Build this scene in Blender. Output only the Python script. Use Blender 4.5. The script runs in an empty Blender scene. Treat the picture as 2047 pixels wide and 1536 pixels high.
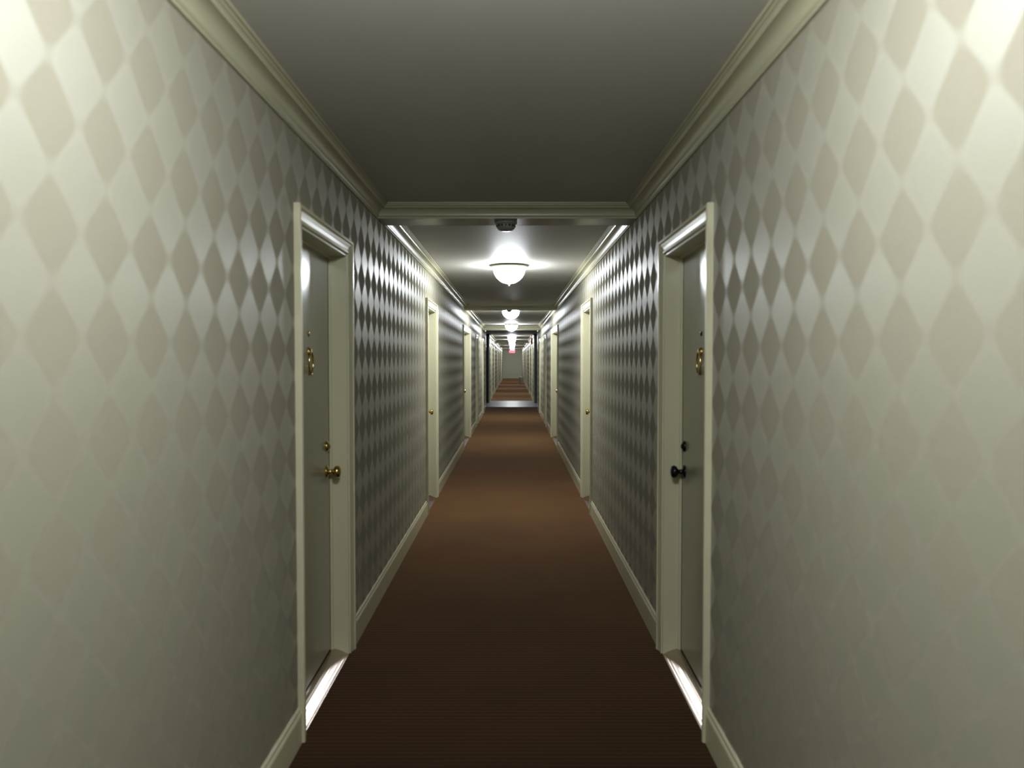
import bpy, bmesh, math, random
from mathutils import Vector, Matrix
random.seed(4)
PI = math.pi
COL = bpy.context.scene.collection
XL, XR = -0.83, 0.76          # wall planes
H = 2.43                      # ceiling
CX = (XL + XR) / 2
Y0, Y1 = -2.6, 62.0           # corridor ends
LOB0, LOB1 = 22.8, 26.6       # lift lobby opening
DROP = 0.085                  # crown / beam drop

# ------------------------------------------------------------------ materials
def mat(name, color=(.5, .5, .5), rough=.5, metal=0., spec=.5, coat=0.):
    m = bpy.data.materials.new(name); m.use_nodes = True
    b = m.node_tree.nodes['Principled BSDF']
    b.inputs['Base Color'].default_value = (*color, 1)
    b.inputs['Roughness'].default_value = rough
    b.inputs['Metallic'].default_value = metal
    b.inputs['Specular IOR Level'].default_value = spec
    b.inputs['Coat Weight'].default_value = coat
    return m, m.node_tree.nodes, m.node_tree.links, b

def noise_bump(m, scale, strength, dist=.001, detail=3):
    N, L = m.node_tree.nodes, m.node_tree.links
    g = N.new('ShaderNodeNewGeometry'); n = N.new('ShaderNodeTexNoise'); bp = N.new('ShaderNodeBump')
    n.inputs['Scale'].default_value = scale; n.inputs['Detail'].default_value = detail
    bp.inputs['Strength'].default_value = strength; bp.inputs['Distance'].default_value = dist
    L.new(g.outputs['Position'], n.inputs['Vector']); L.new(n.outputs['Fac'], bp.inputs['Height'])
    L.new(bp.outputs['Normal'], N['Principled BSDF'].inputs['Normal'])
    return n

def wallpaper(name, phase_y, strength=1.0):
    m, N, L, b = mat(name, (.4, .38, .3), .5)
    g = N.new('ShaderNodeNewGeometry'); s = N.new('ShaderNodeSeparateXYZ')
    L.new(g.outputs['Position'], s.inputs[0])
    def mth(op, a, c=None, v=None):
        n = N.new('ShaderNodeMath'); n.operation = op
        if hasattr(a, 'is_linked'): L.new(a, n.inputs[0])
        else: n.inputs[0].default_value = a
        if c is not None:
            if hasattr(c, 'is_linked'): L.new(c, n.inputs[1])
            else: n.inputs[1].default_value = c
        return n.outputs[0]
    W, Hh = .185, .2025
    a = mth('DIVIDE', mth('SUBTRACT', s.outputs['Y'], phase_y), W)
    c = mth('DIVIDE', mth('SUBTRACT', s.outputs['Z'], 1.826), Hh)
    c1 = mth('COSINE', mth('MULTIPLY', mth('ADD', a, c), PI))
    c2 = mth('COSINE', mth('MULTIPLY', mth('SUBTRACT', a, c), PI))
    pr = mth('MULTIPLY', c1, c2)
    mr = N.new('ShaderNodeMapRange'); mr.interpolation_type = 'SMOOTHSTEP'
    mr.inputs['From Min'].default_value = -.16; mr.inputs['From Max'].default_value = .16
    L.new(pr, mr.inputs['Value']); f = mr.outputs['Result']
    # cloth-like fine mottling of the paper
    n = N.new('ShaderNodeTexNoise'); n.inputs['Scale'].default_value = 260; n.inputs['Detail'].default_value = 2
    L.new(g.outputs['Position'], n.inputs['Vector'])
    mx = N.new('ShaderNodeMix'); mx.data_type = 'RGBA'
    mx.inputs[6].default_value = (*WP_DARK, 1); mx.inputs[7].default_value = (*WP_LIGHT, 1)
    L.new(f, mx.inputs[0])
    m2 = N.new('ShaderNodeMix'); m2.data_type = 'RGBA'; m2.blend_type = 'MULTIPLY'; m2.inputs[0].default_value = .22
    L.new(mx.outputs[2], m2.inputs[6]); L.new(n.outputs['Fac'], m2.inputs[7])
    L.new(m2.outputs[2], b.inputs['Base Color'])
    r = N.new('ShaderNodeMapRange'); r.inputs['To Min'].default_value = WP_ROUGH[0]; r.inputs['To Max'].default_value = WP_ROUGH[1]
    L.new(f, r.inputs['Value']); L.new(r.outputs['Result'], b.inputs['Roughness'])
    r = N.new('ShaderNodeMapRange'); r.inputs['To Min'].default_value = WP_SPEC[0]; r.inputs['To Max'].default_value = WP_SPEC[1]
    L.new(f, r.inputs['Value']); L.new(r.outputs['Result'], b.inputs['Specular IOR Level'])
    bp = N.new('ShaderNodeBump'); bp.inputs['Strength'].default_value = .25; bp.inputs['Distance'].default_value = .0006
    L.new(n.outputs['Fac'], bp.inputs['Height']); L.new(bp.outputs['Normal'], b.inputs['Normal'])
    r = N.new('ShaderNodeMapRange'); r.inputs['To Min'].default_value = 0; r.inputs['To Max'].default_value = .03
    L.new(f, r.inputs['Value']); L.new(r.outputs['Result'], b.inputs['Metallic'])
    r = N.new('ShaderNodeMapRange'); r.inputs['To Min'].default_value = 1.35; r.inputs['To Max'].default_value = 1.75
    L.new(f, r.inputs['Value']); L.new(r.outputs['Result'], b.inputs['IOR'])
    r = N.new('ShaderNodeMapRange'); r.inputs['To Min'].default_value = 0; r.inputs['To Max'].default_value = .65
    L.new(f, r.inputs['Value']); L.new(r.outputs['Result'], b.inputs['Coat Weight'])
    b.inputs['Coat Roughness'].default_value = .62; b.inputs['Coat IOR'].default_value = 1.6
    # silky horizontal thread: the sheen stretches up and down the wall
    b.inputs['Anisotropic'].default_value = .62
    tg = N.new('ShaderNodeCombineXYZ'); tg.inputs[1].default_value = 1.0
    L.new(tg.outputs[0], b.inputs['Tangent'])
    return m
WP_DARK, WP_LIGHT = (.338, .311, .235), (.385, .364, .268)
WP_ROUGH, WP_SPEC = (.8, .46), (.02, 1.0)
M = {}
M['paper_left'] = wallpaper('paper_left', 1.45)
M['paper_right'] = wallpaper('paper_right', 1.385)
M['trim'] = mat('cream_gloss_paint', (.64, .61, .42), .24, spec=.55)[0]; noise_bump(M['trim'], 30, .12, .002)
M['leaf'] = mat('door_paint', (.36, .345, .245), .22, spec=.5)[0]; noise_bump(M['leaf'], 12, .06, .002)
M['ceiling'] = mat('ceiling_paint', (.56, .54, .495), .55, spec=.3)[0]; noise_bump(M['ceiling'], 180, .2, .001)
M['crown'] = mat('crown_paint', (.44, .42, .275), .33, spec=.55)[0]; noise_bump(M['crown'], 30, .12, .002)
M['beam'] = mat('beam_shaded_paint', (.30, .285, .21), .3, spec=.5)[0]; noise_bump(M['beam'], 30, .1, .002)  # darker than the cream trim: dimness of the beams put into the colour
M['dark'] = mat('unlit_lobby_dark', (.02, .02, .022), .6)[0]; noise_bump(M['dark'], 60, .1)  # lack of light in the left lobby bay put into the wall colour
M['greywall'] = mat('dim_lobby_grey', (.2, .2, .18), .6)[0]; noise_bump(M['greywall'], 60, .1)  # dimness of the side bays worked into this grey
M['endwall'] = mat('end_wall_paint', (.60, .59, .44), .5)[0]; noise_bump(M['endwall'], 60, .1)
M['brass'] = mat('polished_brass', (.62, .46, .16), .2, 1.)[0]; noise_bump(M['brass'], 90, .05, .001)
M['bronze'] = mat('dark_bronze', (.035, .03, .028), .22, .8)[0]; noise_bump(M['bronze'], 90, .05, .001)
M['rim'] = mat('lamp_rim_metal', (.62, .58, .46), .35, .3)[0]; noise_bump(M['rim'], 90, .05, .001)
M['plastic'] = mat('detector_plastic', (.30, .29, .25), .4)[0]; noise_bump(M['plastic'], 200, .05, .001)
M['slot'] = mat('dark_slots', (.02, .02, .02), .5)[0]; noise_bump(M['slot'], 200, .05, .001)
M['alu'] = mat('bronze_threshold', (.50, .42, .36), .24, 1.0)[0]
M['sill'] = mat('brown_threshold', (.10, .05, .028), .6)[0]; noise_bump(M['sill'], 60, .1)
M['bin'] = mat('pale_bin', (.85, .84, .75), .5)[0]; noise_bump(M['bin'], 60, .05)
# ribs on the threshold
def ribs(m, axis, period, strength, dist):
    N, L = m.node_tree.nodes, m.node_tree.links
    g = N.new('ShaderNodeNewGeometry'); w = N.new('ShaderNodeTexWave'); bp = N.new('ShaderNodeBump')
    w.bands_direction = axis; w.inputs['Scale'].default_value = 2 * PI / 20 / period; w.inputs['Distortion'].default_value = 0
    bp.inputs['Strength'].default_value = strength; bp.inputs['Distance'].default_value = dist
    L.new(g.outputs['Position'], w.inputs['Vector']); L.new(w.outputs['Fac'], bp.inputs['Height'])
    L.new(bp.outputs['Normal'], N['Principled BSDF'].inputs['Normal'])
    return w
ribs(M['alu'], 'X', .012, .3, .001)
# carpet: brown loop pile ribbed across the corridor
def carpet():
    m, N, L, b = mat('brown_ribbed_carpet', (.1, .06, .03), .95, spec=.1)
    w = ribs(m, 'Y', .028, .6, .003)
    w.inputs['Distortion'].default_value = .6; w.inputs['Detail'].default_value = 2; w.inputs['Detail Scale'].default_value = 40
    g = N.new('ShaderNodeNewGeometry')
    n = N.new('ShaderNodeTexNoise'); n.inputs['Scale'].default_value = 160; n.inputs['Detail'].default_value = 4
    L.new(g.outputs['Position'], n.inputs['Vector'])
    n2 = N.new('ShaderNodeTexNoise'); n2.inputs['Scale'].default_value = 1.3; n2.inputs['Detail'].default_value = 2
    L.new(g.outputs['Position'], n2.inputs['Vector'])
    cr = N.new('ShaderNodeValToRGB')
    cr.color_ramp.elements[0].position = .2; cr.color_ramp.elements[0].color = (.085, .043, .020, 1)
    cr.color_ramp.elements[1].position = .8; cr.color_ramp.elements[1].color = (.262, .132, .050, 1)
    ad = N.new('ShaderNodeMath'); ad.operation = 'MULTIPLY_ADD'; ad.inputs[1].default_value = .35
    L.new(w.outputs['Fac'], ad.inputs[0])
    ml = N.new('ShaderNodeMath'); ml.operation = 'MULTIPLY_ADD'; ml.inputs[1].default_value = .45
    L.new(n.outputs['Fac'], ml.inputs[0])
    m3 = N.new('ShaderNodeMath'); m3.operation = 'MULTIPLY'; m3.inputs[1].default_value = .25
    L.new(n2.outputs['Fac'], m3.inputs[0]); L.new(m3.outputs[0], ml.inputs[2]); L.new(ml.outputs[0], ad.inputs[2])
    L.new(ad.outputs[0], cr.inputs['Fac'])
    # loop pile: tuft shade put into the colour, darker looking down than across
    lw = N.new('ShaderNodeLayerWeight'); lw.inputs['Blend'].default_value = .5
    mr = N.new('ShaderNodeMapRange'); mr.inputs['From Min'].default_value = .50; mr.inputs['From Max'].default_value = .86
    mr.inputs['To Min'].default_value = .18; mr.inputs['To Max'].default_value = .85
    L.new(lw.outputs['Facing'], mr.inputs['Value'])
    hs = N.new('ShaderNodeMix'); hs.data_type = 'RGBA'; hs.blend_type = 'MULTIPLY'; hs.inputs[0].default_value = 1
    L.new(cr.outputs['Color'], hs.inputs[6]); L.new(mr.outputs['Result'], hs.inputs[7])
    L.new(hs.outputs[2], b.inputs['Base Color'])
    return m
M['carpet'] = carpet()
def tile():
    m, N, L, b = mat('polished_lobby_tile', (.12, .12, .12), .42, spec=.25)
    g = N.new('ShaderNodeNewGeometry'); br = N.new('ShaderNodeTexBrick'); br.offset = 0
    br.inputs['Scale'].default_value = 1; br.inputs['Brick Width'].default_value = .4; br.inputs['Row Height'].default_value = .4
    br.inputs['Mortar Size'].default_value = .004
    br.inputs['Color1'].default_value = (.12, .125, .13, 1); br.inputs['Color2'].default_value = (.11, .115, .12, 1)
    br.inputs['Mortar'].default_value = (.1, .1, .1, 1)
    L.new(g.outputs['Position'], br.inputs['Vector']); L.new(br.outputs['Color'], b.inputs['Base Color'])
    return m
M['tile'] = tile()
def emis(name, c, st):
    m, N, L, b = mat(name, c, .3)
    b.inputs['Emission Color'].default_value = (*c, 1); b.inputs['Emission Strength'].default_value = st
    return m
LAMP = 112.0
M['glass'] = emis('lit_white_glass', (.90, .955, 1.0), LAMP)
M['red'] = emis('lit_red_letters', (1., .03, .06), 14.)
M['reddim'] = emis('dim_red_letters', (.9, .05, .06), 1.5)
M['signface'] = emis('exit_sign_face', (.9, .25, .28), .6)

# ------------------------------------------------------------------ helpers
def link(name, bm, m, parent=None, smooth=False, loc=None):
    bmesh.ops.recalc_face_normals(bm, faces=bm.faces[:])
    me = bpy.data.meshes.new(name); bm.to_mesh(me); bm.free()
    me.materials.append(m)
    if smooth:
        for p in me.polygons: p.use_smooth = True
    o = bpy.data.objects.new(name, me); COL.objects.link(o)
    if parent: o.parent = parent
    return o
def box(bm, x0, x1, y0, y1, z0, z1, bev=0):
    vs = [bm.verts.new((x, y, z)) for x in (x0, x1) for y in (y0, y1) for z in (z0, z1)]
    fs = [(0,1,3,2),(4,6,7,5),(0,4,5,1),(2,3,7,6),(0,2,6,4),(1,5,7,3)]
    faces = [bm.faces.new([vs[i] for i in f]) for f in fs]
    if bev:
        es = list({e for f in faces for e in f.edges})
        bmesh.ops.bevel(bm, geom=es, offset=bev, segments=2, affect='EDGES')
    return bm
def lathe(prof, seg=40, axis='Z', at=(0, 0, 0), sign=1):
    """prof: list of (radius, height) from bottom/top; closed at r=0 ends"""
    bm = bmesh.new(); rings = []
    for r, h in prof:
        if r < 1e-6: rings.append([bm.verts.new((0, 0, h))])
        else: rings.append([bm.verts.new((r*math.cos(2*PI*i/seg), r*math.sin(2*PI*i/seg), h)) for i in range(seg)])
    for A, B in zip(rings, rings[1:]):
        for i in range(seg):
            j = (i+1) % seg
            if len(A) == 1 and len(B) == 1: continue
            if len(A) == 1: bm.faces.new((A[0], B[i], B[j]))
            elif len(B) == 1: bm.faces.new((A[i], B[0], A[j]))
            else: bm.faces.new((A[i], B[i], B[j], A[j]))
    if axis == 'X': bmesh.ops.transform(bm, matrix=Matrix.Rotation(sign*PI/2, 4, 'Y'), verts=bm.verts)
    bmesh.ops.translate(bm, vec=at, verts=bm.verts)
    return bm
def tube(bm, pts, r, seg=10):
    pts = [Vector(p) for p in pts]; prev = None; up = Vector((0, 0, 1))
    for i, p in enumerate(pts):
        t = (pts[min(i+1, len(pts)-1)] - pts[max(i-1, 0)]).normalized()
        a = t.cross(Vector((1, 0, 0)));  a = a.normalized() if a.length > .1 else t.cross(up).normalized()
        b = t.cross(a)
        ring = [bm.verts.new(p + r*(math.cos(2*PI*k/seg)*a + math.sin(2*PI*k/seg)*b)) for k in range(seg)]
        if prev:
            for k in range(seg): bm.faces.new((prev[k], ring[k], ring[(k+1) % seg], prev[(k+1) % seg]))
        else: bm.faces.new(ring)
        prev = ring
    bm.faces.new(prev)
def tag(o, label, cat, group=None, kind=None):
    o['label'] = label; o['category'] = cat
    if group: o['group'] = group
    if kind: o['kind'] = kind
    return o
def struct(name, bm, m, label, cat, smooth=False):
    return tag(link(name, bm, m, None, smooth), label, cat, None, 'structure')
def empty(name, loc):
    o = bpy.data.objects.new(name, None); COL.objects.link(o); o.location = loc; o.empty_display_size = .1
    return o

# ------------------------------------------------------------------ doors layout
CW = .07                      # casing width
DT = 2.01                     # opening top
REC = .085                    # leaf face behind the wall plane
doors = [(2.86, 3.82, 1), (7.15, 8.13, 1), (12.45, 14.50, 2), (16.75, 17.72, 1), (20.15, 21.12, 1)]
for y in (28.4, 32.7, 38.9, 43.2, 49.4, 53.7): doors.append((y, y + .97, 1))

def wall(name, side, spans, y0, y1, m, label):
    bm = bmesh.new()
    x0, x1 = (XL - .2, XL) if side < 0 else (XR, XR + .2)
    y = y0
    for a, b, n in spans:
        a, b = a + CW, b - CW
        box(bm, x0, x1, y, a, 0, H); box(bm, x0, x1, a, b, DT, H); y = b
    box(bm, x0, x1, y, y1, 0, H)
    return struct(name, bm, m, label, 'wall')
near = [d for d in doors if d[1] < LOB0]; far = [d for d in doors if d[0] > LOB1]
wall('wall_left', -1, near, Y0, LOB0, M['paper_left'], 'left corridor wall papered in pale beige diamonds, before the lobby')
wall('wall_right', 1, near, Y0, LOB0, M['paper_right'], 'right corridor wall papered in pale beige diamonds, before the lobby')
wall('wall_left_far', -1, far, LOB1, Y1, M['paper_left'], 'left diamond-papered wall of the far corridor beyond the lobby')
wall('wall_right_far', 1, far, LOB1, Y1, M['paper_right'], 'right diamond-papered wall of the far corridor beyond the lobby')
# the lobby opening: side bays
struct('wall_lobby_left', box(bmesh.new(), -4, XL-.0, LOB1-.03, LOB1-.001, 0, H), M['dark'], 'wall end inside the left lobby opening, coloured near-black as if unlit', 'wall')
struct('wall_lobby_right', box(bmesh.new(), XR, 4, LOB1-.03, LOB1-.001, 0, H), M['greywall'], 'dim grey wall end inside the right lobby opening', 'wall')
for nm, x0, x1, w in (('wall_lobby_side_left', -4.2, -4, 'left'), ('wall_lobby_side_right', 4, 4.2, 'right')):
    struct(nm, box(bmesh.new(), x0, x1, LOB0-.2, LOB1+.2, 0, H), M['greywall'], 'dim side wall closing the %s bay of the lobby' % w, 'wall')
bm = bmesh.new(); box(bm, -4, XL-.2, LOB0-.2, LOB0, 0, H)
struct('wall_lobby_front_left', bm, M['greywall'], 'return wall on the near side of the left lobby bay', 'wall')
bm = bmesh.new(); box(bm, XR+.2, 4, LOB0-.2, LOB0, 0, H)
struct('wall_lobby_front_right', bm, M['greywall'], 'return wall on the near side of the right lobby bay', 'wall')
struct('wall_end', box(bmesh.new(), XL-.2, XR+.2, Y1, Y1+.2, 0, H), M['endwall'], 'plain greyish green wall closing the far end', 'wall')
struct('wall_back', box(bmesh.new(), XL-.2, XR+.2, Y0-.2, Y0, 0, H), M['paper_left'], 'wall behind the viewer at the near end', 'wall')
# floor & ceiling
T0, T1 = 24.0, 27.7
bm = bmesh.new()
box(bm, XL-.2, XR+.2, Y0-.2, T0, -.1, 0); box(bm, XL-.2, XR+.2, T1, Y1+.2, -.1, 0)
box(bm, -4.2, XL-.2, LOB0-.2, T0, -.1, 0); box(bm, XR+.2, 4.2, LOB0-.2, T0, -.1, 0)
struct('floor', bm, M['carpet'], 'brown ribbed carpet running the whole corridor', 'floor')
bm = bmesh.new(); box(bm, XL-.2, XR+.2, T0, T1, -.1, 0); box(bm, -4.2, XL-.2, T0, LOB1+.2, -.1, 0); box(bm, XR+.2, 4.2, T0, LOB1+.2, -.1, 0)
struct('floor_lobby', bm, M['tile'], 'shiny grey polished floor strip across the lobby', 'floor')
bm = bmesh.new(); box(bm, XL-.2, XR+.2, Y0-.2, Y1+.2, H, H+.1); box(bm, -4.2, XL-.2, LOB0-.2, LOB1+.2, H, H+.1); box(bm, XR+.2, 4.2, LOB0-.2, LOB1+.2, H, H+.1)
struct('ceiling', bm, M['ceiling'], 'flat painted ceiling divided by low beams', 'ceiling')

# beams and crown mouldings
beams = [(4.60, 4.82, 0), (12.80, 13.0, 0), (20.85, 21.1, .02), (36.8, 37.0, 0), (49.0, 49.2, 0)]
names = ['nearest shallow ceiling beam carrying a smoke detector', 'second shallow ceiling beam, behind the first lit lamp', 'pale ceiling beam just before the lobby',
         'pale ceiling beam in the far corridor beyond the lobby', 'last ceiling beam near the far end']
tn = 0
for (a, b, ex), nm in zip(beams, names):
    tn += 1
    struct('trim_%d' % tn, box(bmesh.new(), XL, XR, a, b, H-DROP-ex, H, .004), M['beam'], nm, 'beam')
def crown_prof():
    P = [(0, DROP), (.010, DROP), (.010, DROP-.008), (.016, DROP-.014)]
    for i in range(9):                      # cove
        t = i/8*PI/2
        P.append((.018 + .040*(1-math.cos(t)), DROP-.018 - .038*math.sin(t)))
    P += [(.060, .024), (.066, .018), (.072, .016), (.072, .010), (.082, .008), (.082, 0)]
    return P
def crown(y0, y1, near_end, far_end):
    bm = bmesh.new(); rows = []
    for c, d in crown_prof():
        z = H - d
        ya = y0 + (c if near_end else 0); yb = y1 - (c if far_end else 0)
        rows.append([bm.verts.new(p) for p in ((XL+c, ya, z), (XL+c, yb, z), (XR-c, yb, z), (XR-c, ya, z))])
    segs = [(0, 1), (2, 3)] + ([(1, 2)] if far_end else []) + ([(3, 0)] if near_end else [])
    for A, B in zip(rows, rows[1:]):
        for i, j in segs: bm.faces.new((A[i], A[j], B[j], B[i]))
    return bm
bays = [(Y0, 4.60, 1, 1, 'nearest bay'), (4.82, 12.80, 1, 1, 'second bay, around the first lit lamp'), (13.0, 20.85, 1, 1, 'third bay'),
        (21.1, LOB0, 1, 0, 'short bay before the lobby'), (LOB1, 36.8, 0, 1, 'far corridor after the lobby'),
        (37.0, 49.0, 1, 1, 'far corridor past its first beam'), (49.2, Y1, 1, 1, 'farthest bay by the end wall')]
for a, b, n, f, w in bays:
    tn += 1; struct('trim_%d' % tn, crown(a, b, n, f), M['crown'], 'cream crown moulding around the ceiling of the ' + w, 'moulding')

# baseboards
def baseboard(side, a, b):
    x = XL if side < 0 else XR; s = -side
    P = [(0, 0), (.015, 0), (.015, .112), (.012, .120), (.009, .124), (.009, .134), (.004, .140), (0, .140)]
    bm = bmesh.new()
    A = [bm.verts.new((x+s*c, a, z)) for c, z in P]; B = [bm.verts.new((x+s*c, b, z)) for c, z in P]
    for i in range(len(P)-1): bm.faces.new((A[i], A[i+1], B[i+1], B[i]))
    bm.faces.new(A); bm.faces.new(B)
    return bm
def runs(ds, y0, y1):
    y = y0
    for a, b, n in ds: yield (y, a); y = b
    yield (y, y1)
ordn = ['first', 'second', 'third', 'fourth', 'fifth', 'sixth', 'seventh', 'eighth']
for side, sn in ((-1, 'left'), (1, 'right')):
    for lst, y0, y1, wh in ((near, Y0, LOB0, 'before the lobby'), (far, LOB1, Y1, 'beyond the lobby')):
        for k, (a, b) in enumerate(runs(lst, y0, y1)):
            struct('baseboard_' + sn, baseboard(side, a, b), M['trim'], 'cream baseboard, %s stretch along the %s wall %s' % (ordn[k], sn, wh), 'baseboard')

# ------------------------------------------------------------------ doors
CP = [(.0, .0), (.0, .010), (.004, .013), (.012, .013), (.016, .010), (.030, .014), (.044, .019), (.050, .019), (.054, .025), (.066, .025), (CW, .021), (CW, 0)]
def frame_bm(side, a, b):
    x = XL if side < 0 else XR; s = -side
    bm = bmesh.new(); rows = []
    for o, p in CP:
        rows.append([bm.verts.new((x+s*p, yy, zz)) for yy, zz in ((a-o, 0.001), (a-o, DT+o), (b+o, DT+o), (b+o, 0.001))])
    for A, B in zip(rows, rows[1:]):
        for i in range(3): bm.faces.new((A[i], A[i+1], B[i+1], B[i]))
    for i in (0, 3): bm.faces.new([r[i] for r in rows])
    return bm
def jamb_bm(side, a, b):
    x = XL if side < 0 else XR; s = side
    bm = bmesh.new(); t = .012
    def xb(d0, d1): return sorted((x+s*d0, x+s*d1))
    u0, u1 = xb(-.004, .19)
    box(bm, u0, u1, a, a+t, .001, DT-.001); box(bm, u0, u1, b-t, b, .001, DT-.001); box(bm, u0, u1, a+t, b-t, DT-t, DT-.001)
    v0, v1 = xb(REC-.014, REC-.002)    # stop bead in front of the leaf
    st = .012
    box(bm, v0, v1, a+t, a+t+st, .001, DT-t); box(bm, v0, v1, b-t-st, b-t, .001, DT-t); box(bm, v0, v1, a+t+st, b-t-st, DT-t-st, DT-t)
    return bm
def hardware(leaf, side, x, yk, yc, m, knocker):
    """x: leaf face; yk: knob y; yc: leaf centre"""
    s = -side; sg = s
    def L(prof, y, z, name, mm, seg=24):
        return link(name, lathe(prof, seg, 'X', (x, y, z), sg), mm, leaf, True)
    L([(0, 0), (.033, 0), (.033, .004), (.027, .009), (.013, .011), (.011, .030), (.015, .034), (.026, .040), (.031, .048), (.031, .056), (.026, .064), (.014, .068), (0, .069)], yk, .935, 'door_knob', m)
    L([(0, 0), (.027, 0), (.027, .006), (.022, .012), (.012, .014), (.011, .018), (0, .018)], yk, 1.06, 'deadbolt', m)
    if knocker:
        L([(0, 0), (.011, 0), (.011, .004), (.008, .006), (0, .006)], yc, 1.60, 'peephole', m, 16)
        bm = bmesh.new()
        q = lathe([(0, 0), (.020, 0), (.020, .004), (.012, .014), (0, .016)], 20, 'X', (x, yc, 1.52), sg)
        me = bpy.data.meshes.new('t'); q.to_mesh(me); q.free(); bm.from_mesh(me); bpy.data.meshes.remove(me)
        q = lathe([(0, 0), (.010, 0), (.010, .006), (0, .009)], 16, 'X', (x, yc, 1.425), sg)
        me = bpy.data.meshes.new('t'); q.to_mesh(me); q.free(); bm.from_mesh(me); bpy.data.meshes.remove(me)
        pts = [(x+s*.012, yc + .034*math.sin(t), 1.470 + .050*math.cos(t)) for t in [i/20*2*PI for i in range(21)]]
        tube(bm, pts, .0045, 8)
        link('door_knocker', bm, M['brass'], leaf, True)
dn = 0
def door(side, a0, b0, n, idx):
    global dn; dn += 1
    sn = 'left' if side < 0 else 'right'
    a, b = a0 + CW, b0 - CW
    x = XL if side < 0 else XR
    root = empty('door_%d' % dn, (x, (a+b)/2, 0))
    def P(o): o.parent = root; o.matrix_parent_inverse = Matrix.Translation(-root.location); return o
    P(link('casing', frame_bm(side, a, b), M['trim']))
    P(link('jamb', jamb_bm(side, a, b), M['trim']))
    w = (b - a - .024) / n
    for k in range(n):
        y0 = a + .012 + k*w + .003; y1 = y0 + w - .006
        xs = sorted((x + side*REC, x + side*(REC+.042)))
        bm = box(bmesh.new(), xs[0], xs[1], y0, y1, .036, DT-.016, .002)
        leaf = link('leaf', bm, M['leaf'])
        m = M['brass'] if (side < 0 or idx > 0) else M['bronze']
        yk = (y1 - .065) if (n == 1 or k == 0) else (y0 + .065)
        hardware(leaf, side, x + side*REC, yk, (y0+y1)/2, m, n == 1 and idx < 5)
        leaf.parent = root; leaf.matrix_parent_inverse = Matrix.Translation(-root.location)
        if idx == 0:    # leaf very slightly proud on its hinge side
            piv = Vector((x + side*REC, y1, 0))
            leaf.matrix_parent_inverse = Matrix.Translation(-root.location) @ Matrix.Translation(piv) @ Matrix.Rotation(math.radians(side*-.9), 4, 'Z') @ Matrix.Translation(-piv)
    # threshold plate, gently crowned
    bm = bmesh.new()
    T = [(-.004, .001), (.004, .0055), (.016, .0115), (.030, .018), (.044, .0235), (.056, .027), (.068, .029), (.080, .0295), (.130, .0295), (.19, .001)]
    A = [bm.verts.new((x+side*c, a+.012, z)) for c, z in T]; B = [bm.verts.new((x+side*c, b-.012, z)) for c, z in T]
    for i in range(len(T)-1): bm.faces.new((A[i], A[i+1], B[i+1], B[i]))
    bm.faces.new(A); bm.faces.new(B)
    P(link('threshold', bm, M['alu'] if idx == 0 else M['sill']))
    desc = ['nearest %s apartment door with a %s knob and pale shiny threshold' % (sn, 'brass' if side < 0 else 'dark bronze'),
            'second door on the %s, its cream jamb brightly lit beside the first lamp' % sn,
            'wide double door on the %s wall, third doorway from the viewer' % sn,
            'shadowed fourth doorway on the %s wall' % sn, 'fifth doorway on the %s, last before the lobby' % sn]
    lab = desc[idx] if idx < 5 else '%s doorway on the %s wall beyond the lobby' % (ordn[idx-5], sn)
    tag(root, lab, 'door', None, 'structure')
for side in (-1, 1):
    for i, (a, b, n) in enumerate(doors): door(side, a, b, n, i)
# flush door at the far end
dn += 1
root = empty('door_%d' % dn, (CX, Y1, 0))
bm = bmesh.new(); box(bm, CX-.45, CX+.45, Y1-.03, Y1-.001, .01, 2.0, .003); link('leaf', bm, M['endwall'], root).matrix_parent_inverse = Matrix.Translation(-root.location)
bm = bmesh.new(); box(bm, CX-.52, CX-.455, Y1-.045, Y1-.001, 0.001, 2.07); box(bm, CX+.455, CX+.52, Y1-.045, Y1-.001, 0.001, 2.07); box(bm, CX-.455, CX+.455, Y1-.045, Y1-.001, 2.005, 2.07)
link('casing', bm, M['endwall'], root).matrix_parent_inverse = Matrix.Translation(-root.location)
tag(root, 'grey green flush door in the wall at the far end', 'door', None, 'structure')
# corner boards at the lobby opening
for side, sn in ((-1, 'left'), (1, 'right')):
    x = XL if side < 0 else XR
    for yy, wh in ((LOB0, 'near'), (LOB1, 'far')):
        tn += 1
        a, b = (yy-.08, yy+.012) if wh == 'near' else (yy-.045, yy+.08)
        xs = sorted((x-side*.016, x+side*(.0 if wh=='near' else .03)))
        struct('trim_%d' % tn, box(bmesh.new(), xs[0], xs[1], a, b, 0.001, H-DROP-.001, .003), M['trim'], 'cream corner board at the %s edge of the %s lobby opening' % (wh, sn), 'trim')

# ------------------------------------------------------------------ ceiling lamps
def make_lamp():
    r = empty('ceiling_lamp', (0, 0, 0))
    rim = [(.0, 0), (.150, 0), (.150, -.006), (.186, -.012), (.190, -.018), (.186, -.024), (.168, -.027), (.162, -.034), (.158, -.034), (.0, -.030)]
    link('rim', lathe(rim, 48), M['rim'], r, True)
    R, D = .158, .150
    prof = [(R*math.cos(t), -.034 - D*math.sin(t)) for t in [i/12*PI/2 for i in range(13)]]
    prof[-1] = (0, -.034-D)
    link('glass_dome', lathe(prof, 28), M['glass'], r, True)
    fin = [(0, -.182), (.012, -.183), (.014, -.188), (.007, -.193), (.010, -.199), (.006, -.207), (0, -.209)]
    link('finial', lathe(fin, 16), M['rim'], r, True)
    return r
def copy_tree(o, parent=None):
    c = o.copy(); COL.objects.link(c)
    if parent: c.parent = parent
    for ch in [q for q in bpy.data.objects if q.parent == o]: copy_tree(ch, c)
    return c
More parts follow.
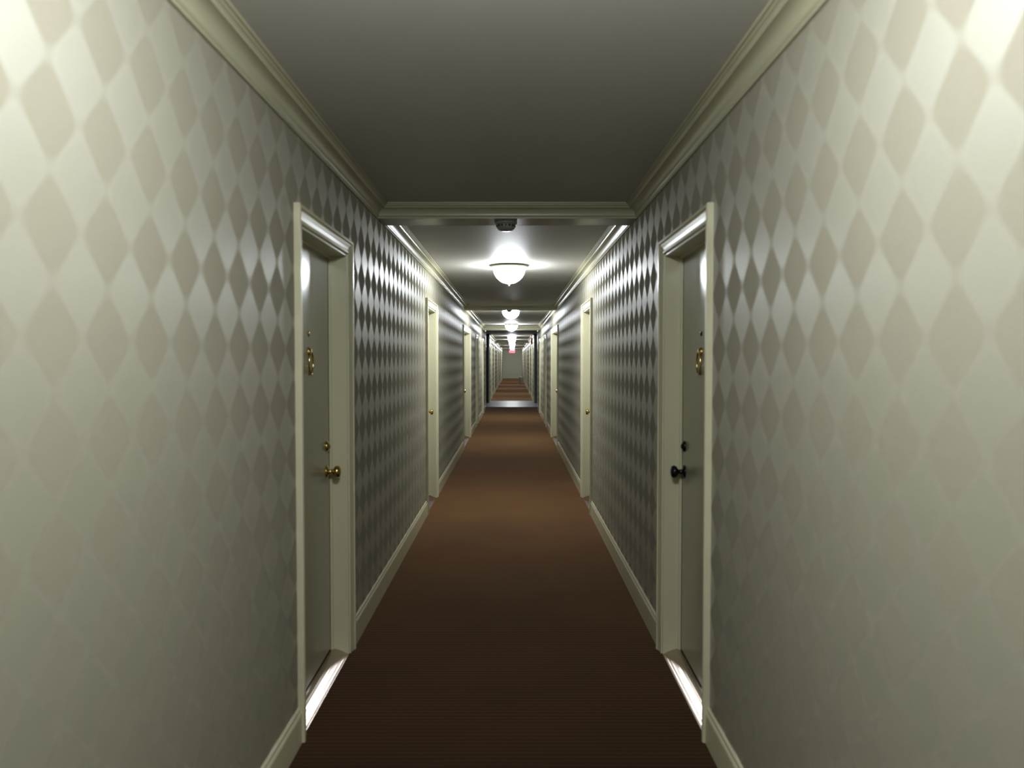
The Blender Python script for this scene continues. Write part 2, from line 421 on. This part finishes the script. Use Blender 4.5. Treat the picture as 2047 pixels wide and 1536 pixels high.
lamp_ys = [1.1, 7.5, 13.85, 19.5, 28.6, 33.6, 40.0, 46.0, 52.5, 58.5]
lamp_l = ['lit dome ceiling lamp overhead, just behind the top of view', 'largest lit white glass dome lamp on the ceiling, beyond the nearest beam',
          'second lit dome lamp, just behind the second beam', 'third lit dome lamp, in front of the pale beam before the lobby',
          'first lit dome lamp past the lobby, fourth down the corridor', 'fifth lit dome lamp, in front of the far corridor beam',
          'sixth lit dome lamp, overlapping the column of far lamps', 'seventh lit dome lamp in the column of far lamps',
          'eighth lit dome lamp, close above the red exit sign', 'farthest lit dome lamp, by the end wall']
base = make_lamp()
for i, y in enumerate(lamp_ys):
    o = base if i == 0 else copy_tree(base)
    o.location = (CX, y, H); tag(o, lamp_l[i], 'ceiling lamp', 'dome lamps along the corridor ceiling')

# smoke detectors under the first two beams
def make_det():
    r = empty('smoke_detector', (0, 0, 0))
    link('base', lathe([(0, 0), (.070, 0), (.071, -.010), (.066, -.014), (0, -.014)], 36), M['plastic'], r, True)
    link('sensor_head', lathe([(0, -.014), (.060, -.014), (.058, -.032), (.050, -.046), (.034, -.054), (0, -.056)], 36), M['plastic'], r, True)
    bm = bmesh.new()
    for k in range(16):
        t = 2*PI*k/16
        bmv = bmesh.new(); box(bmv, .0565, .0612, -.006, .006, -.031, -.020)
        bmesh.ops.rotate(bmv, cent=(0, 0, 0), matrix=Matrix.Rotation(t, 3, 'Z'), verts=bmv.verts)
        me = bpy.data.meshes.new('t'); bmv.to_mesh(me); bmv.free(); bm.from_mesh(me); bpy.data.meshes.remove(me)
    link('vent_slots', bm, M['slot'], r)
    return r
det = make_det(); det.location = (-.043, 4.715, H-DROP); tag(det, 'round dull smoke detector under the nearest ceiling beam', 'smoke detector', 'smoke detectors under the beams')
d2 = copy_tree(det); d2.location = (-.06, 12.9, H-DROP); d2.scale = (.65, .65, .6); tag(d2, 'smoke detector under the second beam, against the lamp glow', 'smoke detector', 'smoke detectors under the beams')

# exit signs
def text_bm(body, size, depth, mtx):
    c = bpy.data.curves.new('t', 'FONT'); c.body = body; c.size = size; c.extrude = depth; c.align_x = 'CENTER'; c.align_y = 'CENTER'
    o = bpy.data.objects.new('t', c); COL.objects.link(o)
    dg = bpy.context.evaluated_depsgraph_get(); dg.update()
    me = bpy.data.meshes.new_from_object(o.evaluated_get(dg)); bpy.data.objects.remove(o); bpy.data.curves.remove(c)
    bm = bmesh.new(); bm.from_mesh(me); bpy.data.meshes.remove(me)
    bmesh.ops.transform(bm, matrix=mtx, verts=bm.verts); return bm
r = empty('exit_sign', (CX, 50.6, 2.10))
link('housing', box(bmesh.new(), -.17, .17, -.02, .02, -.105, .105, .006), M['signface'], r)
link('letters', text_bm('EXIT', .20, .003, Matrix.Translation((0, -.024, 0)) @ Matrix.Rotation(PI/2, 4, 'X')), M['red'], r)
link('stem', lathe([(0, .10), (.008, .10), (.008, .322), (.03, .322), (.03, .33), (0, .33)], 12), M['rim'], r)
tag(r, 'glowing red EXIT sign hanging from the ceiling at the far end', 'exit sign')
r = empty('exit_sign', (XR-.10, LOB1-.4, 2.16))
link('housing', box(bmesh.new(), -.03, .03, -.16, .16, -.10, .10, .006), M['plastic'], r)
link('letters', text_bm('EXIT', .18, .003, Matrix.Translation((-.034, 0, 0)) @ Matrix.Rotation(-PI/2, 4, 'Z') @ Matrix.Rotation(PI/2, 4, 'X')), M['reddim'], r)
link('stem', lathe([(0, .10), (.008, .10), (.008, .262), (.025, .262), (.025, .27), (0, .27)], 12), M['rim'], r)
tag(r, 'exit sign seen edge-on, hung at the right lobby opening', 'exit sign')

# small pale bin by the right wall far down
r = empty('waste_bin', (.54, 47.6, 0))
link('body', lathe([(0, .001), (.12, .001), (.15, .45), (.155, .45), (.155, .462), (.145, .462), (.115, .02), (0, .02)], 28), M['bin'], r, True)
tag(r, 'small pale bin on the carpet by the far right wall', 'bin')

# ------------------------------------------------------------------ world, camera
w = bpy.data.worlds.new('w'); bpy.context.scene.world = w; w.use_nodes = True
w.node_tree.nodes['Background'].inputs[0].default_value = (.01, .01, .01, 1)
cd = bpy.data.cameras.new('camera'); cam = bpy.data.objects.new('camera', cd); COL.objects.link(cam)
F = 1500.
cd.sensor_width = 36; cd.lens = F/2047*36; cd.clip_start = .02; cd.clip_end = 200
cam.location = (0, 0, 1.48)
cam.rotation_euler = (PI/2 - math.atan(46.5/F), 0, math.atan(1.5/F))
cd.dof.use_dof = True; cd.dof.focus_distance = 9.0; cd.dof.aperture_fstop = 2.4
sc = bpy.context.scene; sc.camera = cam
sc.view_settings.view_transform = 'Standard'; sc.view_settings.look = 'None'
sc.view_settings.exposure = 0.0; sc.view_settings.gamma = 1.0
sc.cycles.use_denoising = True
sc.cycles.max_bounces = 6; sc.cycles.diffuse_bounces = 4; sc.cycles.glossy_bounces = 3
sc.cycles.use_adaptive_sampling = True; sc.cycles.adaptive_threshold = .04
sc.cycles.sample_clamp_indirect = 8
